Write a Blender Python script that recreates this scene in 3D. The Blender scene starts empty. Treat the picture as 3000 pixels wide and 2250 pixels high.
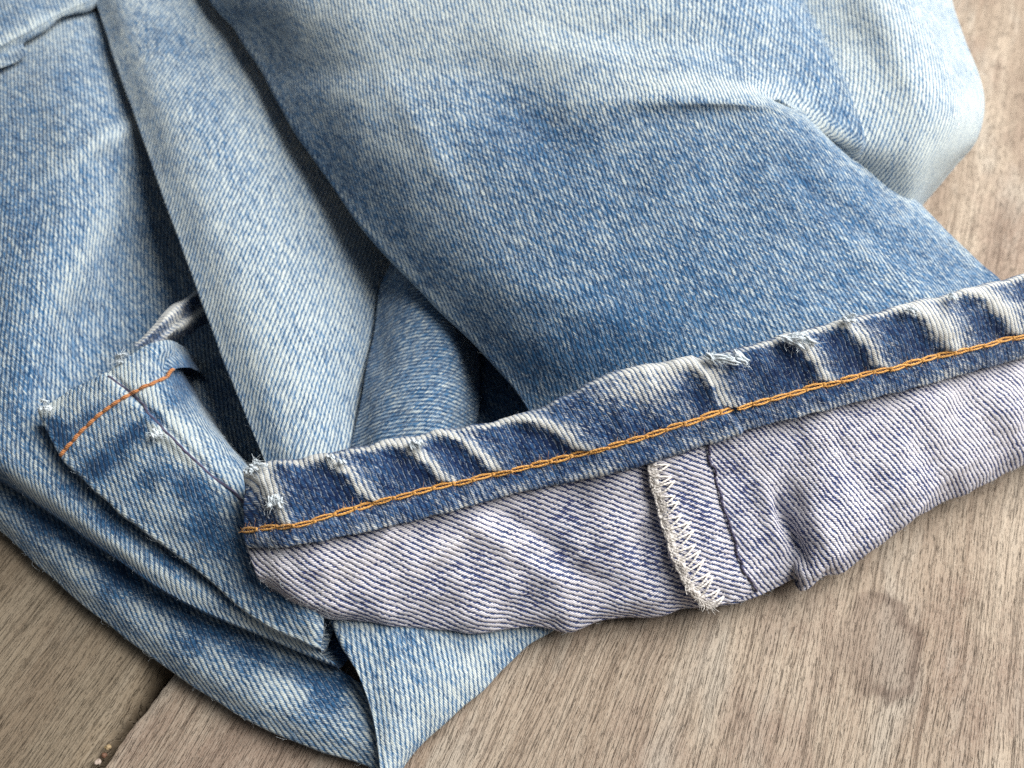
import bpy, math, random
import numpy as np
from mathutils import Vector, Matrix

random.seed(7)
RNG = np.random.default_rng(11)
C = bpy.context.scene.collection
MM = 0.001

# ------------------------------------------------------------------ camera, light, exposure
# the phone stands about 13 cm from the cloth and looks down 53 degrees; lengths below are in millimetres
FPX, PITCH, DIST, AIM_Z = 2600.0, math.radians(53.0), 130.0, 25.0
CAM = np.array([0.0, -DIST * math.cos(PITCH), AIM_Z + DIST * math.sin(PITCH)])
cam_data = bpy.data.cameras.new('camera')
cam = bpy.data.objects.new('camera', cam_data)
C.objects.link(cam)
cam.location = CAM * MM
cam.rotation_euler = (math.pi / 2 - PITCH, 0, 0)
cam_data.sensor_width = 36.0
cam_data.lens = 36.0 * FPX / 3000.0
cam_data.clip_start = 0.005
cam_data.clip_end = 50.0
cam_data.dof.use_dof = True
cam_data.dof.focus_distance = 0.126
cam_data.dof.aperture_fstop = 21.0
scene = bpy.context.scene
scene.camera = cam

world = bpy.data.worlds.new('World')
scene.world = world
world.use_nodes = True
bg = world.node_tree.nodes['Background']
bg.inputs['Color'].default_value = (0.86, 0.93, 1.0, 1)
bg.inputs['Strength'].default_value = 0.13

# the open side of the porch: one wide soft window of daylight behind and to the right
win_d = bpy.data.lights.new('window_light', 'AREA')
win_d.shape = 'RECTANGLE'
win_d.size, win_d.size_y = 0.52, 0.44
win_d.energy = 7.1
win_d.color = (1.0, 0.985, 0.95)
win = bpy.data.objects.new('window_light', win_d)
C.objects.link(win)
win.location = (0.30, 0.11, 0.38)
win.rotation_euler = (Vector((0.0, 0.0, 0.02)) - win.location).to_track_quat('-Z', 'Y').to_euler()

scene.view_settings.view_transform = 'Standard'
scene.view_settings.look = 'None'
scene.view_settings.exposure = 0.0
scene.view_settings.gamma = 1.0
scene.view_settings.use_curve_mapping = False
scene.cycles.use_denoising = False
scene.cycles.max_bounces = 5
scene.cycles.diffuse_bounces = 3

# ------------------------------------------------------------------ helpers: geometry
FWD = np.array([0, math.cos(PITCH), -math.sin(PITCH)])
UPV = np.array([0, math.sin(PITCH), math.cos(PITCH)])
RGT = np.array([1.0, 0, 0])


def at(p):
    """survey: a sighting (x, y of the photograph, height over the table in mm) -> a point on site in mm"""
    p = np.asarray(p, float)
    d = FPX * FWD + (p[..., 0:1] - 1500.0) * RGT + (1125.0 - p[..., 1:2]) * UPV
    t = (p[..., 2:3] - CAM[2]) / d[..., 2:3]
    return CAM + t * d


def sight(P):
    """a point on site -> where the photograph shows it"""
    q = np.asarray(P, float) - CAM
    dep = q @ FWD
    return np.stack([1500.0 + FPX * (q @ RGT) / dep, 1125.0 - FPX * (q @ UPV) / dep], -1)


def spline(pts, ts):
    """Catmull-Rom through pts (n, ...) at parameters ts in 0..n-1"""
    pts = np.asarray(pts, float)
    n = len(pts)
    ext = np.concatenate([(2 * pts[0] - pts[1])[None], pts, (2 * pts[-1] - pts[-2])[None]])
    ts = np.clip(np.asarray(ts, float), 0, n - 1)
    i = np.minimum(ts.astype(int), n - 2)
    f = (ts - i).reshape((-1,) + (1,) * (pts.ndim - 1))
    p0, p1, p2, p3 = ext[i], ext[i + 1], ext[i + 2], ext[i + 3]
    return 0.5 * (2 * p1 + (p2 - p0) * f + (2 * p0 - 5 * p1 + 4 * p2 - p3) * f ** 2 + (3 * p1 - p0 - 3 * p2 + p3) * f ** 3)


def even(pts, n):
    """n points evenly along a smooth curve through pts"""
    pts = np.asarray(pts, float)
    fine = spline(pts, np.linspace(0, len(pts) - 1, 24 * len(pts)))
    s = np.concatenate([[0], np.cumsum(np.linalg.norm(np.diff(fine, axis=0), axis=1))])
    t = np.linspace(0, s[-1], n)
    return np.stack([np.interp(t, s, fine[:, k]) for k in range(pts.shape[1])], 1)


def grid_normals(P):
    du = np.gradient(P, axis=1)
    dv = np.gradient(P, axis=0)
    n = np.cross(du, dv)
    n /= np.linalg.norm(n, axis=2, keepdims=True) + 1e-9
    if n[..., 2].mean() < 0:
        n = -n
    return n


def tuck(P, side, prof, inward=None):
    """turn the cloth under along one border: prof = (inward, down) steps in mm"""
    Q = {'l': P, 'r': P[:, ::-1], 't': P.transpose(1, 0, 2), 'b': P[::-1].transpose(1, 0, 2)}[side]
    e = Q[:, 0]
    k = min(8, Q.shape[1] - 1)
    inn = Q[:, k] - e
    tan = np.gradient(e, axis=0)
    inn[:, 2] = 0
    tan[:, 2] = 0
    tan /= np.linalg.norm(tan, axis=1, keepdims=True) + 1e-9
    inn -= tan * np.sum(inn * tan, axis=1, keepdims=True)
    inn /= np.linalg.norm(inn, axis=1, keepdims=True) + 1e-9
    if inward is not None:
        inn[:] = inward
    for _ in range(12):
        inn[1:-1] = (inn[:-2] + inn[1:-1] + inn[2:]) / 3
    ctrl = [Q[:, 2], Q[:, 1], e] + [e + inn * a + np.array([0, 0, -d]) for a, d in prof]
    ctrl = np.array(ctrl)
    m = 5 * len(prof)
    new = spline(ctrl, np.linspace(2, len(ctrl) - 1, m + 1)[1:])
    new[..., 2] = np.maximum(new[..., 2], 0.5)
    Q = np.concatenate([new[::-1].transpose(1, 0, 2), Q], axis=1)
    return {'l': Q, 'r': Q[:, ::-1], 't': Q.transpose(1, 0, 2), 'b': Q.transpose(1, 0, 2)[::-1]}[side]


def flatten(P):
    """lay the grid P flat with as little stretch as possible (as-rigid-as-possible); returns (nv, nu, 2) in mm"""
    nv, nu = P.shape[:2]
    a, b = min(nv, 24), min(nu, 24)
    iv, iu = np.linspace(0, nv - 1, a), np.linspace(0, nu - 1, b)

    def pick(G, x, y):
        x0 = np.minimum(x.astype(int), G.shape[0] - 2)
        y0 = np.minimum(y.astype(int), G.shape[1] - 2)
        fx, fy = (x - x0)[:, None, None], (y - y0)[None, :, None]
        g = lambda i, j: G[np.ix_(i, j)]
        return (g(x0, y0) * (1 - fx) * (1 - fy) + g(x0 + 1, y0) * fx * (1 - fy) + g(x0, y0 + 1) * (1 - fx) * fy + g(x0 + 1, y0 + 1) * fx * fy)
    S = pick(P, iv, iu)
    su = np.linalg.norm(np.diff(S, axis=1), axis=2).mean(0)
    sv = np.linalg.norm(np.diff(S, axis=0), axis=2).mean(1)
    U = np.concatenate([[0], np.cumsum(su)])
    V = np.concatenate([[0], np.cumsum(sv)])
    uv = np.stack(np.meshgrid(U, V), -1).reshape(-1, 2)
    X = S.reshape(-1, 3)
    idx = np.arange(a * b).reshape(a, b)
    q00, q01, q10, q11 = idx[:-1, :-1].ravel(), idx[:-1, 1:].ravel(), idx[1:, :-1].ravel(), idx[1:, 1:].ravel()
    T = np.concatenate([np.stack([q00, q01, q11], 1), np.stack([q00, q11, q10], 1), np.stack([q00, q01, q10], 1), np.stack([q01, q11, q10], 1)])
    e1, e2 = X[T[:, 1]] - X[T[:, 0]], X[T[:, 2]] - X[T[:, 0]]
    l1 = np.linalg.norm(e1, axis=1) + 1e-6
    x2 = np.sum(e1 * e2, 1) / l1
    y2 = np.linalg.norm(np.cross(e1, e2), axis=1) / l1 + 1e-6
    R = np.zeros((len(T), 3, 2))
    R[:, 1, 0] = l1
    R[:, 2, 0] = x2
    R[:, 2, 1] = y2
    N = a * b
    Lm = np.zeros((N, N))
    W = []
    for k in range(3):
        i, j, o = T[:, k], T[:, (k + 1) % 3], (k + 2) % 3
        p, q = R[:, k] - R[:, o], R[:, (k + 1) % 3] - R[:, o]
        w = np.clip(np.sum(p * q, 1) / (np.abs(p[:, 0] * q[:, 1] - p[:, 1] * q[:, 0]) + 1e-9), 0.05, 6)
        W.append(w)
        np.add.at(Lm, (i, i), w); np.add.at(Lm, (j, j), w)
        np.add.at(Lm, (i, j), -w); np.add.at(Lm, (j, i), -w)
    Lm[0, 0] += 1.0
    inv = np.linalg.inv(Lm)
    for _ in range(40):
        M = np.zeros((len(T), 2, 2))
        for k in range(3):
            du = uv[T[:, k]] - uv[T[:, (k + 1) % 3]]
            dx = R[:, k] - R[:, (k + 1) % 3]
            M += W[k][:, None, None] * du[:, :, None] * dx[:, None, :]
        c, s = M[:, 0, 0] + M[:, 1, 1], M[:, 1, 0] - M[:, 0, 1]
        h = np.hypot(c, s) + 1e-9
        c, s = c / h, s / h
        rot = np.stack([np.stack([c, -s], 1), np.stack([s, c], 1)], 1)
        rhs = np.zeros((N, 2))
        for k in range(3):
            i, j = T[:, k], T[:, (k + 1) % 3]
            d = W[k][:, None] * np.einsum('nij,nj->ni', rot, R[:, k] - R[:, (k + 1) % 3])
            np.add.at(rhs, i, d); np.add.at(rhs, j, -d)
        uv = inv @ rhs
    G = uv.reshape(a, b, 2)
    return pick(G, np.linspace(0, a - 1, nv), np.linspace(0, b - 1, nu))


def turn_grain(P, UV, spot, rib):
    """turn the flat pattern so that at the sighting `spot` the twill ribs run along `rib`"""
    S = sight(P)
    d = np.hypot(S[..., 0] - spot[0], S[..., 1] - spot[1])
    j, i = np.unravel_index(np.argmin(d), d.shape)
    j = int(np.clip(j, 3, P.shape[0] - 4)); i = int(np.clip(i, 3, P.shape[1] - 4))
    Su, Sv = S[j, i + 3] - S[j, i - 3], S[j + 3, i] - S[j - 3, i]
    Uu, Uv = UV[j, i + 3] - UV[j, i - 3], UV[j + 3, i] - UV[j - 3, i]
    A = np.stack([Su, Sv], 1)
    if np.linalg.det(A) * np.linalg.det(np.stack([Uu, Uv], 1)) > 0:      # photograph's y runs down: keep one handedness
        UV = UV * np.array([-1, 1.0]); Uu = Uu * [-1, 1]; Uv = Uv * [-1, 1]
    k = np.linalg.solve(A, np.array(rib, float))
    r = Uu * k[0] + Uv * k[1]
    ang = math.pi / 2 - math.atan2(r[1], r[0])
    c, s = math.cos(ang), math.sin(ang)
    return UV @ np.array([[c, s], [-s, c]])


def link(o, parent=None):
    C.objects.link(o)
    if parent is not None:
        o.parent = parent
    return o


def mesh_obj(name, verts, faces, mat, parent=None, smooth=True):
    me = bpy.data.meshes.new(name)
    me.from_pydata([tuple(v) for v in np.asarray(verts) * MM], [], faces)
    me.materials.append(mat)
    if smooth:
        me.polygons.foreach_set('use_smooth', [True] * len(me.polygons))
    o = bpy.data.objects.new(name, me)
    return link(o, parent)


def cloth_obj(name, P, UV, fade, mat, parent):
    nv, nu = P.shape[:2]
    idx = np.arange(nv * nu).reshape(nv, nu)
    F = np.stack([idx[:-1, :-1], idx[:-1, 1:], idx[1:, 1:], idx[1:, :-1]], -1).reshape(-1, 4)
    n = np.cross(P[nv // 2, nu // 2 + 1] - P[nv // 2, nu // 2], P[nv // 2 + 1, nu // 2] - P[nv // 2, nu // 2])
    if n[2] < 0:
        F = F[:, ::-1]
    me = bpy.data.meshes.new(name)
    me.vertices.add(nv * nu)
    me.vertices.foreach_set('co', (P.reshape(-1, 3) * MM).astype(np.float32).ravel())
    me.loops.add(F.size)
    me.polygons.add(len(F))
    me.polygons.foreach_set('loop_start', np.arange(0, F.size, 4))
    me.loops.foreach_set('vertex_index', F.ravel())
    me.update(calc_edges=True)
    me.polygons.foreach_set('use_smooth', [True] * len(F))
    uvl = me.uv_layers.new(name='weave')
    uvl.data.foreach_set('uv', UV.reshape(-1, 2)[F.ravel()].astype(np.float32).ravel())
    at_ = me.attributes.new('fade', 'FLOAT', 'POINT')
    at_.data.foreach_set('value', np.broadcast_to(fade, (nv, nu)).astype(np.float32).ravel())
    me.materials.append(mat)
    me.validate()
    o = bpy.data.objects.new(name, me)
    return link(o, parent)


def ripple(UV, seed, waves):
    """soft uneven waves over the flat pattern: waves = [(wavelength mm, amplitude mm), ...]"""
    r = np.random.default_rng(seed)
    h = np.zeros(UV.shape[:2])
    for wl, amp in waves:
        for _ in range(5):
            a = r.uniform(0, 2 * math.pi)
            k = 2 * math.pi / (wl * r.uniform(0.7, 1.4))
            h += amp / 2.2 * np.sin(k * (UV[..., 0] * math.cos(a) + UV[..., 1] * math.sin(a)) + r.uniform(0, 6.28))
    return h


def blobs(S, items):
    """sum of soft patches: (x, y, half length, half width, angle deg, amount)"""
    out = np.zeros(S.shape[:2])
    for x, y, a, b, ang, amt in items:
        c, s = math.cos(math.radians(ang)), math.sin(math.radians(ang))
        dx, dy = S[..., 0] - x, S[..., 1] - y
        out += amt * np.exp(-(((dx * c + dy * s) / a) ** 2 + ((-dx * s + dy * c) / b) ** 2))
    return out


def lines(S, items):
    """soft streaks along a polyline: (points, half width, amount)"""
    out = np.zeros(S.shape[:2])
    for pts, w, amt in items:
        p = even(pts, 40)
        best = np.full(S.shape[:2], 1e9)
        for a, b in zip(p[:-1], p[1:]):
            ab = b - a
            t = np.clip(((S - a) @ ab) / (ab @ ab), 0, 1)
            best = np.minimum(best, np.linalg.norm(S - a - t[..., None] * ab, axis=2))
        out += amt * np.exp(-(best / w) ** 2)
    return out


def rows_to_grid(rows, res=0.5, ncol=None):
    """control rows of sightings -> dense grid on site with cells of about res mm"""
    ncol = ncol or max(len(r) for r in rows)
    ctrl = np.array([at(r if len(r) == ncol else even(r, ncol)) for r in rows], float)
    lu = max(np.linalg.norm(np.diff(ctrl, axis=1), axis=2).sum(1))
    lv = max(np.linalg.norm(np.diff(ctrl, axis=0), axis=2).sum(0))
    nu, nv = int(lu / res) + 6, int(lv / res) + 6
    A = spline(ctrl, np.linspace(0, len(rows) - 1, nv))
    return spline(A.transpose(1, 0, 2), np.linspace(0, ncol - 1, nu)).transpose(1, 0, 2)


def sheet(name, rows, spot, rib, mat, parent, fade=0.5, patches=(), under=None, waves=((14, 0.35), (6, 0.1)), seed=1, res=0.5, dents=(), ncol=None, streaks=()):
    P = rows_to_grid(rows, res, ncol)
    for side, prof in (under or {}).items():
        P = tuck(P, side, *(prof if isinstance(prof, tuple) else (prof,)))
    UV = turn_grain(P, flatten(P), spot, rib)
    S = sight(P)
    h = ripple(UV, seed, waves)
    if dents:
        h = h + blobs(S, dents)
    P = P + grid_normals(P) * h[..., None]
    P[..., 2] = np.maximum(P[..., 2], 0.4)
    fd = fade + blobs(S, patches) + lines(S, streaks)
    return cloth_obj(name, P, UV, fd, mat, parent), P, UV


def tube(path, rad, sides=8, cap=True):
    """verts, faces of a tube along path (n,3) with radius rad (scalar or n)"""
    path = np.asarray(path, float)
    n = len(path)
    rad = np.broadcast_to(rad, (n,))
    tan = np.gradient(path, axis=0)
    tan /= np.linalg.norm(tan, axis=1, keepdims=True) + 1e-9
    ref = np.array([0.13, 0.21, 0.97])
    V = []
    for p, t, r in zip(path, tan, rad):
        a = np.cross(t, ref); a /= np.linalg.norm(a) + 1e-9
        b = np.cross(t, a)
        for k in range(sides):
            th = 2 * math.pi * k / sides
            V.append(p + r * (a * math.cos(th) + b * math.sin(th)))
    F = [(i * sides + k, i * sides + (k + 1) % sides, (i + 1) * sides + (k + 1) % sides, (i + 1) * sides + k) for i in range(n - 1) for k in range(sides)]
    if cap:
        F.append(tuple(range(sides))[::-1])
        F.append(tuple(range((n - 1) * sides, n * sides)))
    return V, F


def join(parts):
    V, F = [], []
    for v, f in parts:
        o = len(V)
        V += list(v)
        F += [tuple(i + o for i in q) for q in f]
    return V, F


# ------------------------------------------------------------------ helpers: materials
class Net:
    def __init__(self, name):
        self.m = bpy.data.materials.new(name)
        self.m.use_nodes = True
        self.t = self.m.node_tree
        self.b = self.t.nodes['Principled BSDF']

    def put(self, sock, v):
        if isinstance(v, bpy.types.NodeSocket):
            self.t.links.new(v, sock)
        elif v is not None:
            sock.default_value = v

    def node(self, typ, **kw):
        n = self.t.nodes.new(typ)
        for k, v in kw.items():
            setattr(n, k, v)
        return n

    def f(self, op, a, b=None, c=None, clamp=False):
        n = self.node('ShaderNodeMath', operation=op, use_clamp=clamp)
        self.put(n.inputs[0], a); self.put(n.inputs[1], b); self.put(n.inputs[2], c)
        return n.outputs[0]

    def add(self, a, b): return self.f('ADD', a, b)
    def sub(self, a, b): return self.f('SUBTRACT', a, b)
    def mul(self, a, b): return self.f('MULTIPLY', a, b)

    def step(self, x, lo, hi):
        n = self.node('ShaderNodeMapRange', interpolation_type='SMOOTHSTEP')
        self.put(n.inputs['Value'], x); self.put(n.inputs['From Min'], lo); self.put(n.inputs['From Max'], hi)
        return n.outputs['Result']

    def xyz(self, x, y, z=0.0):
        n = self.node('ShaderNodeCombineXYZ')
        self.put(n.inputs[0], x); self.put(n.inputs[1], y); self.put(n.inputs[2], z)
        return n.outputs[0]

    def split(self, v):
        n = self.node('ShaderNodeSeparateXYZ')
        self.put(n.inputs[0], v)
        return n.outputs

    def noise(self, vec, scale=1.0, detail=2.0, rough=0.5, dims='3D'):
        n = self.node('ShaderNodeTexNoise', noise_dimensions=dims)
        self.put(n.inputs['Vector'], vec)
        n.inputs['Scale'].default_value = scale
        n.inputs['Detail'].default_value = detail
        n.inputs['Roughness'].default_value = rough
        return n.outputs['Fac']

    def white(self, vec):
        n = self.node('ShaderNodeTexWhiteNoise', noise_dimensions='2D')
        self.put(n.inputs['Vector'], vec)
        return n.outputs['Value']

    def mix(self, fac, a, b):
        n = self.node('ShaderNodeMix', data_type='RGBA')
        self.put(n.inputs[0], fac)
        for s, v in ((n.inputs[6], a), (n.inputs[7], b)):
            self.put(s, v if isinstance(v, bpy.types.NodeSocket) else (*v, 1.0))
        return n.outputs[2]

    def bump(self, h, dist, strength=1.0, normal=None):
        n = self.node('ShaderNodeBump')
        n.inputs['Strength'].default_value = strength
        n.inputs['Distance'].default_value = dist
        self.put(n.inputs['Height'], h)
        if normal is not None:
            self.put(n.inputs['Normal'], normal)
        return n.outputs[0]


SLANT = 2.3


def weave_coords(g, pitch, length, slant, wob):
    uv = g.node('ShaderNodeUVMap', uv_map='weave').outputs[0]
    x, y, _ = g.split(uv)
    w1 = g.sub(g.noise(uv, 0.55, 4, 0.65, '2D'), 0.5)
    w2 = g.sub(g.noise(g.xyz(g.add(x, 31.7), y), 0.60, 4, 0.65, '2D'), 0.5)
    a = g.add(g.mul(x, 1.0 / pitch), g.mul(w1, wob))
    n = g.f('FLOOR', a)
    fx = g.f('FRACT', a)
    jit = g.white(g.xyz(n, 3.3))
    b = g.add(g.add(g.mul(y, 1.0 / length), g.mul(w2, wob)), g.add(g.mul(fx, slant), jit))
    m = g.f('FLOOR', b)
    fy = g.f('FRACT', b)
    rib = g.f('SINE', g.mul(fx, math.pi))
    st = g.f('SINE', g.mul(fy, math.pi))
    return uv, x, y, n, m, rib, st


def denim(name, dark=(0.009, 0.036, 0.095), mid=(0.072, 0.210, 0.405), pale=(0.60, 0.645, 0.615), pitch=0.68):
    """right side of the cloth: slanted warp floats in diagonal ribs; dye rubbed off the crests"""
    g = Net(name)
    uv, x, y, n, m, rib, st = weave_coords(g, pitch, 0.36, SLANT, 0.6)
    rnd = g.white(g.xyz(n, m))
    rnd2 = g.white(g.xyz(g.add(n, 57.3), m))
    fade = g.node('ShaderNodeAttribute', attribute_name='fade').outputs['Fac']
    # yarn slubs run along the warp, which crosses the ribs at a slant
    wx = g.add(g.mul(x, 0.86), g.mul(y, 0.50))
    wy = g.add(g.mul(x, -0.50), g.mul(y, 0.86))
    slub = g.sub(g.noise(g.xyz(g.mul(wx, 1.5), g.mul(wy, 0.22)), 1.0, 4, 0.65, '2D'), 0.5)
    cloud = g.sub(g.noise(uv, 0.10, 4, 0.55, '2D'), 0.5)
    fine = g.sub(g.noise(uv, 0.6, 2, 0.5, '2D'), 0.5)
    fib = g.sub(g.noise(g.xyz(g.mul(wx, 9.0), g.mul(wy, 2.2)), 1.0, 3, 0.6, '2D'), 0.5)
    F = g.add(g.add(fade, g.mul(slub, 0.66)), g.add(g.mul(cloud, 0.20), g.mul(fine, 0.26)))
    strand = g.f('POWER', st, 0.55)
    hgt = g.mul(g.f('POWER', rib, 0.75), g.add(0.50, g.mul(strand, 0.50)))
    v = g.add(g.add(g.mul(hgt, 0.96), g.mul(F, 1.2)), g.add(g.mul(g.sub(rnd, 0.5), 0.38), g.mul(fib, 0.36)))
    wht = g.step(v, 0.93, 1.64)
    furrow = g.add(0.33, g.mul(g.mul(g.step(rib, 0.06, 0.52), g.step(st, 0.02, 0.45)), 0.67))   # dye stays between the yarns
    wht = g.mul(wht, furrow)
    blu = g.add(g.mul(F, 0.75), g.add(g.mul(rnd2, 0.35), g.mul(hgt, 0.60)))
    blue = g.mix(g.step(blu, 0.35, 1.45), dark, mid)
    weft = g.mul(g.step(rib, 0.50, 0.20), g.step(g.white(g.xyz(n, g.add(m, 91.0))), 0.35, 0.85))
    col = g.mix(g.mul(weft, 0.50), blue, (0.36, 0.43, 0.50))
    palec = g.mix(rnd2, pale, tuple(c * 0.84 for c in pale))
    col = g.mix(wht, col, palec)
    g.put(g.b.inputs['Base Color'], col)
    g.b.inputs['Roughness'].default_value = 0.95
    g.b.inputs['Specular IOR Level'].default_value = 0.12
    g.b.inputs['Sheen Weight'].default_value = 0.10
    g.b.inputs['Sheen Roughness'].default_value = 0.5
    g.put(g.b.inputs['Normal'], g.bump(g.add(hgt, g.mul(fib, 0.5)), 0.00022, 0.62))
    return g.m


def denim_reverse(name):
    """wrong side: undyed weft floats like little bricks, a dotted indigo line between the ribs"""
    g = Net(name)
    uv, x, y, n, m, rib, st = weave_coords(g, 0.70, 0.38, 2.0, 0.6)
    rnd = g.white(g.xyz(n, m))
    fade = g.node('ShaderNodeAttribute', attribute_name='fade').outputs['Fac']
    cloud = g.sub(g.noise(uv, 0.20, 4, 0.62, '2D'), 0.5)
    fine = g.sub(g.noise(uv, 1.1, 2, 0.5, '2D'), 0.5)
    w = g.add(g.add(rib, g.mul(cloud, 0.75)), g.add(g.add(g.mul(g.sub(rnd, 0.5), 0.62), g.mul(g.sub(st, 0.6), 0.30)), g.mul(g.sub(fade, 0.5), 1.2)))
    wht = g.step(w, 0.45, 0.76)
    brick = g.step(st, 0.04, 0.40)
    wht = g.mul(wht, g.add(0.25, g.mul(brick, 0.75)))
    dot = g.mul(g.step(st, 0.55, 0.95), g.step(rib, 0.75, 0.2))
    blue = g.mix(g.mul(dot, g.add(0.25, g.mul(rnd, 0.6))), (0.030, 0.040, 0.135), (0.16, 0.26, 0.48))
    palec = g.mix(rnd, (0.76, 0.725, 0.74), (0.63, 0.605, 0.65))
    col = g.mix(wht, blue, palec)
    lint = g.step(g.noise(uv, 0.5, 5, 0.7, '2D'), 0.60, 0.80)
    col = g.mix(g.mul(lint, 0.35), col, (0.40, 0.46, 0.56))
    g.put(g.b.inputs['Base Color'], col)
    g.b.inputs['Roughness'].default_value = 0.95
    g.b.inputs['Specular IOR Level'].default_value = 0.15
    g.b.inputs['Sheen Weight'].default_value = 0.15
    hgt = g.mul(g.add(0.25, g.mul(g.f('POWER', rib, 0.7), 0.75)), g.add(0.55, g.mul(brick, 0.45)))
    g.put(g.b.inputs['Normal'], g.bump(g.add(hgt, g.mul(fine, 0.2)), 0.00030, 0.85))
    return g.m


def thread_mat(name, c1, c2, scale=9.0, rough=0.75):
    g = Net(name)
    tc = g.node('ShaderNodeTexCoord').outputs['Object']
    v = g.node('ShaderNodeVectorMath', operation='SCALE')
    g.put(v.inputs[0], tc); v.inputs['Scale'].default_value = 1000.0
    x, y, z = g.split(v.outputs[0])
    tw = g.f('SINE', g.mul(g.add(g.add(x, g.mul(y, 1.7)), g.mul(z, 1.3)), scale))
    nz = g.noise(v.outputs[0], 4.0, 3, 0.6)
    k = g.add(g.mul(tw, 0.22), nz)
    g.put(g.b.inputs['Base Color'], g.mix(g.step(k, 0.2, 0.85), c1, c2))
    g.b.inputs['Roughness'].default_value = rough
    g.b.inputs['Sheen Weight'].default_value = 0.3
    g.put(g.b.inputs['Normal'], g.bump(k, 0.00012, 0.8))
    return g.m


def wood(name, origin, axis, tint=0.0, seed=0.0):
    """weathered bare board; grain runs along `axis`"""
    g = Net(name)
    geo = g.node('ShaderNodeNewGeometry').outputs['Position']
    v = g.node('ShaderNodeVectorMath', operation='SCALE')
    g.put(v.inputs[0], geo); v.inputs['Scale'].default_value = 1000.0
    x, y, z = g.split(v.outputs[0])
    ax, ay = axis
    x = g.sub(x, origin[0]); y = g.sub(y, origin[1])
    u = g.add(g.mul(x, ax), g.mul(y, ay))
    w = g.add(g.mul(x, -ay), g.mul(y, ax))
    w = g.add(w, g.mul(g.sub(g.noise(g.xyz(g.mul(u, 0.02), g.mul(w, 0.05), seed), 1.0, 2), 0.5), 4.0))
    w = g.add(w, g.mul(g.sub(g.noise(g.xyz(g.mul(u, 0.10), g.mul(w, 0.25), seed + 4), 1.0, 2), 0.5), 0.6))
    P = lambda su, sw, s: g.xyz(g.mul(u, su), g.mul(w, sw), seed + s)
    band = g.noise(P(0.010, 0.14, 1), 1.0, 4, 0.6)
    streak = g.noise(P(0.030, 1.7, 2), 1.0, 6, 0.70)
    line = g.noise(P(0.035, 2.9, 8), 1.0, 4, 0.65)
    pore = g.noise(P(0.26, 4.6, 3), 1.0, 3, 0.62)
    pore2 = g.noise(P(0.70, 7.0, 7), 1.0, 2, 0.6)
    blot = g.noise(P(0.028, 0.045, 5), 1.0, 6, 0.65)
    grey = g.noise(P(0.03, 0.12, 9), 1.0, 4, 0.6)
    fine = g.noise(P(1.6, 7.0, 6), 1.0, 4, 0.75)
    base = g.mix(g.step(band, 0.30, 0.70), (0.300, 0.226, 0.166), (0.430, 0.348, 0.268))
    base = g.mix(g.mul(g.step(streak, 0.46, 0.72), 0.42), base, (0.55, 0.465, 0.37))
    base = g.mix(g.mul(g.step(streak, 0.52, 0.30), 0.42), base, (0.170, 0.115, 0.082))
    base = g.mix(g.mul(g.step(blot, 0.44, 0.62), 0.62), base, (0.235, 0.158, 0.120))
    base = g.mix(g.mul(g.step(grey, 0.50, 0.70), 0.50), base, (0.43, 0.385, 0.325))
    ln = g.step(line, 0.53, 0.68)
    base = g.mix(g.mul(ln, 0.34), base, (0.135, 0.092, 0.066))
    p1 = g.step(pore, 0.57, 0.68)
    p2 = g.mul(g.step(pore2, 0.58, 0.72), 0.6)
    base = g.mix(g.mul(p1, 0.56), base, (0.095, 0.060, 0.040))
    base = g.mix(g.mul(p2, 0.45), base, (0.12, 0.080, 0.055))
    base = g.mix(g.mul(g.step(fine, 0.46, 0.72), 0.42), base, (0.52, 0.46, 0.385))
    if tint:
        base = g.mix(tint, base, (0.165, 0.130, 0.078))
    sx, sy = (at([2560, 1905, 0])[:2] - np.array(origin))       # an old water mark with a darker rim
    su, sw = sx * ax + sy * ay, -sx * ay + sy * ax
    du, dw = g.mul(g.sub(u, su), 1 / 8.0), g.mul(g.sub(g.add(g.mul(x, -ay), g.mul(y, ax)), sw), 1 / 6.2)
    rr = g.f('SQRT', g.add(g.mul(du, du), g.mul(dw, dw)))
    rr = g.add(rr, g.mul(g.sub(g.noise(v.outputs[0], 0.11, 5, 0.6), 0.5), 1.5))
    inside = g.step(rr, 1.15, 0.70)
    rim = g.mul(g.step(rr, 0.66, 0.95), g.step(rr, 1.25, 1.0))
    base = g.mix(g.mul(inside, 0.45), base, (0.20, 0.145, 0.115))
    base = g.mix(g.mul(rim, g.mul(g.step(grey, 0.35, 0.62), 0.6)), base, (0.13, 0.085, 0.065))
    g.put(g.b.inputs['Base Color'], base)
    g.b.inputs['Roughness'].default_value = 0.72
    g.b.inputs['Specular IOR Level'].default_value = 0.3
    h = g.sub(g.add(g.mul(streak, 0.6), g.mul(fine, 0.4)), g.add(g.add(p1, p2), g.mul(ln, 0.5)))
    g.put(g.b.inputs['Normal'], g.bump(h, 0.00030, 1.0))
    return g.m


def plain(name, col, rough=0.8, nscale=3.0, var=0.3):
    g = Net(name)
    tc = g.node('ShaderNodeNewGeometry').outputs['Position']
    nz = g.noise(tc, nscale * 1000.0, 4, 0.6)
    g.put(g.b.inputs['Base Color'], g.mix(nz, tuple(c * (1 - var) for c in col), tuple(min(1, c * (1 + var)) for c in col)))
    g.b.inputs['Roughness'].default_value = rough
    g.put(g.b.inputs['Normal'], g.bump(nz, 0.0003, 0.7))
    return g.m


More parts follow.
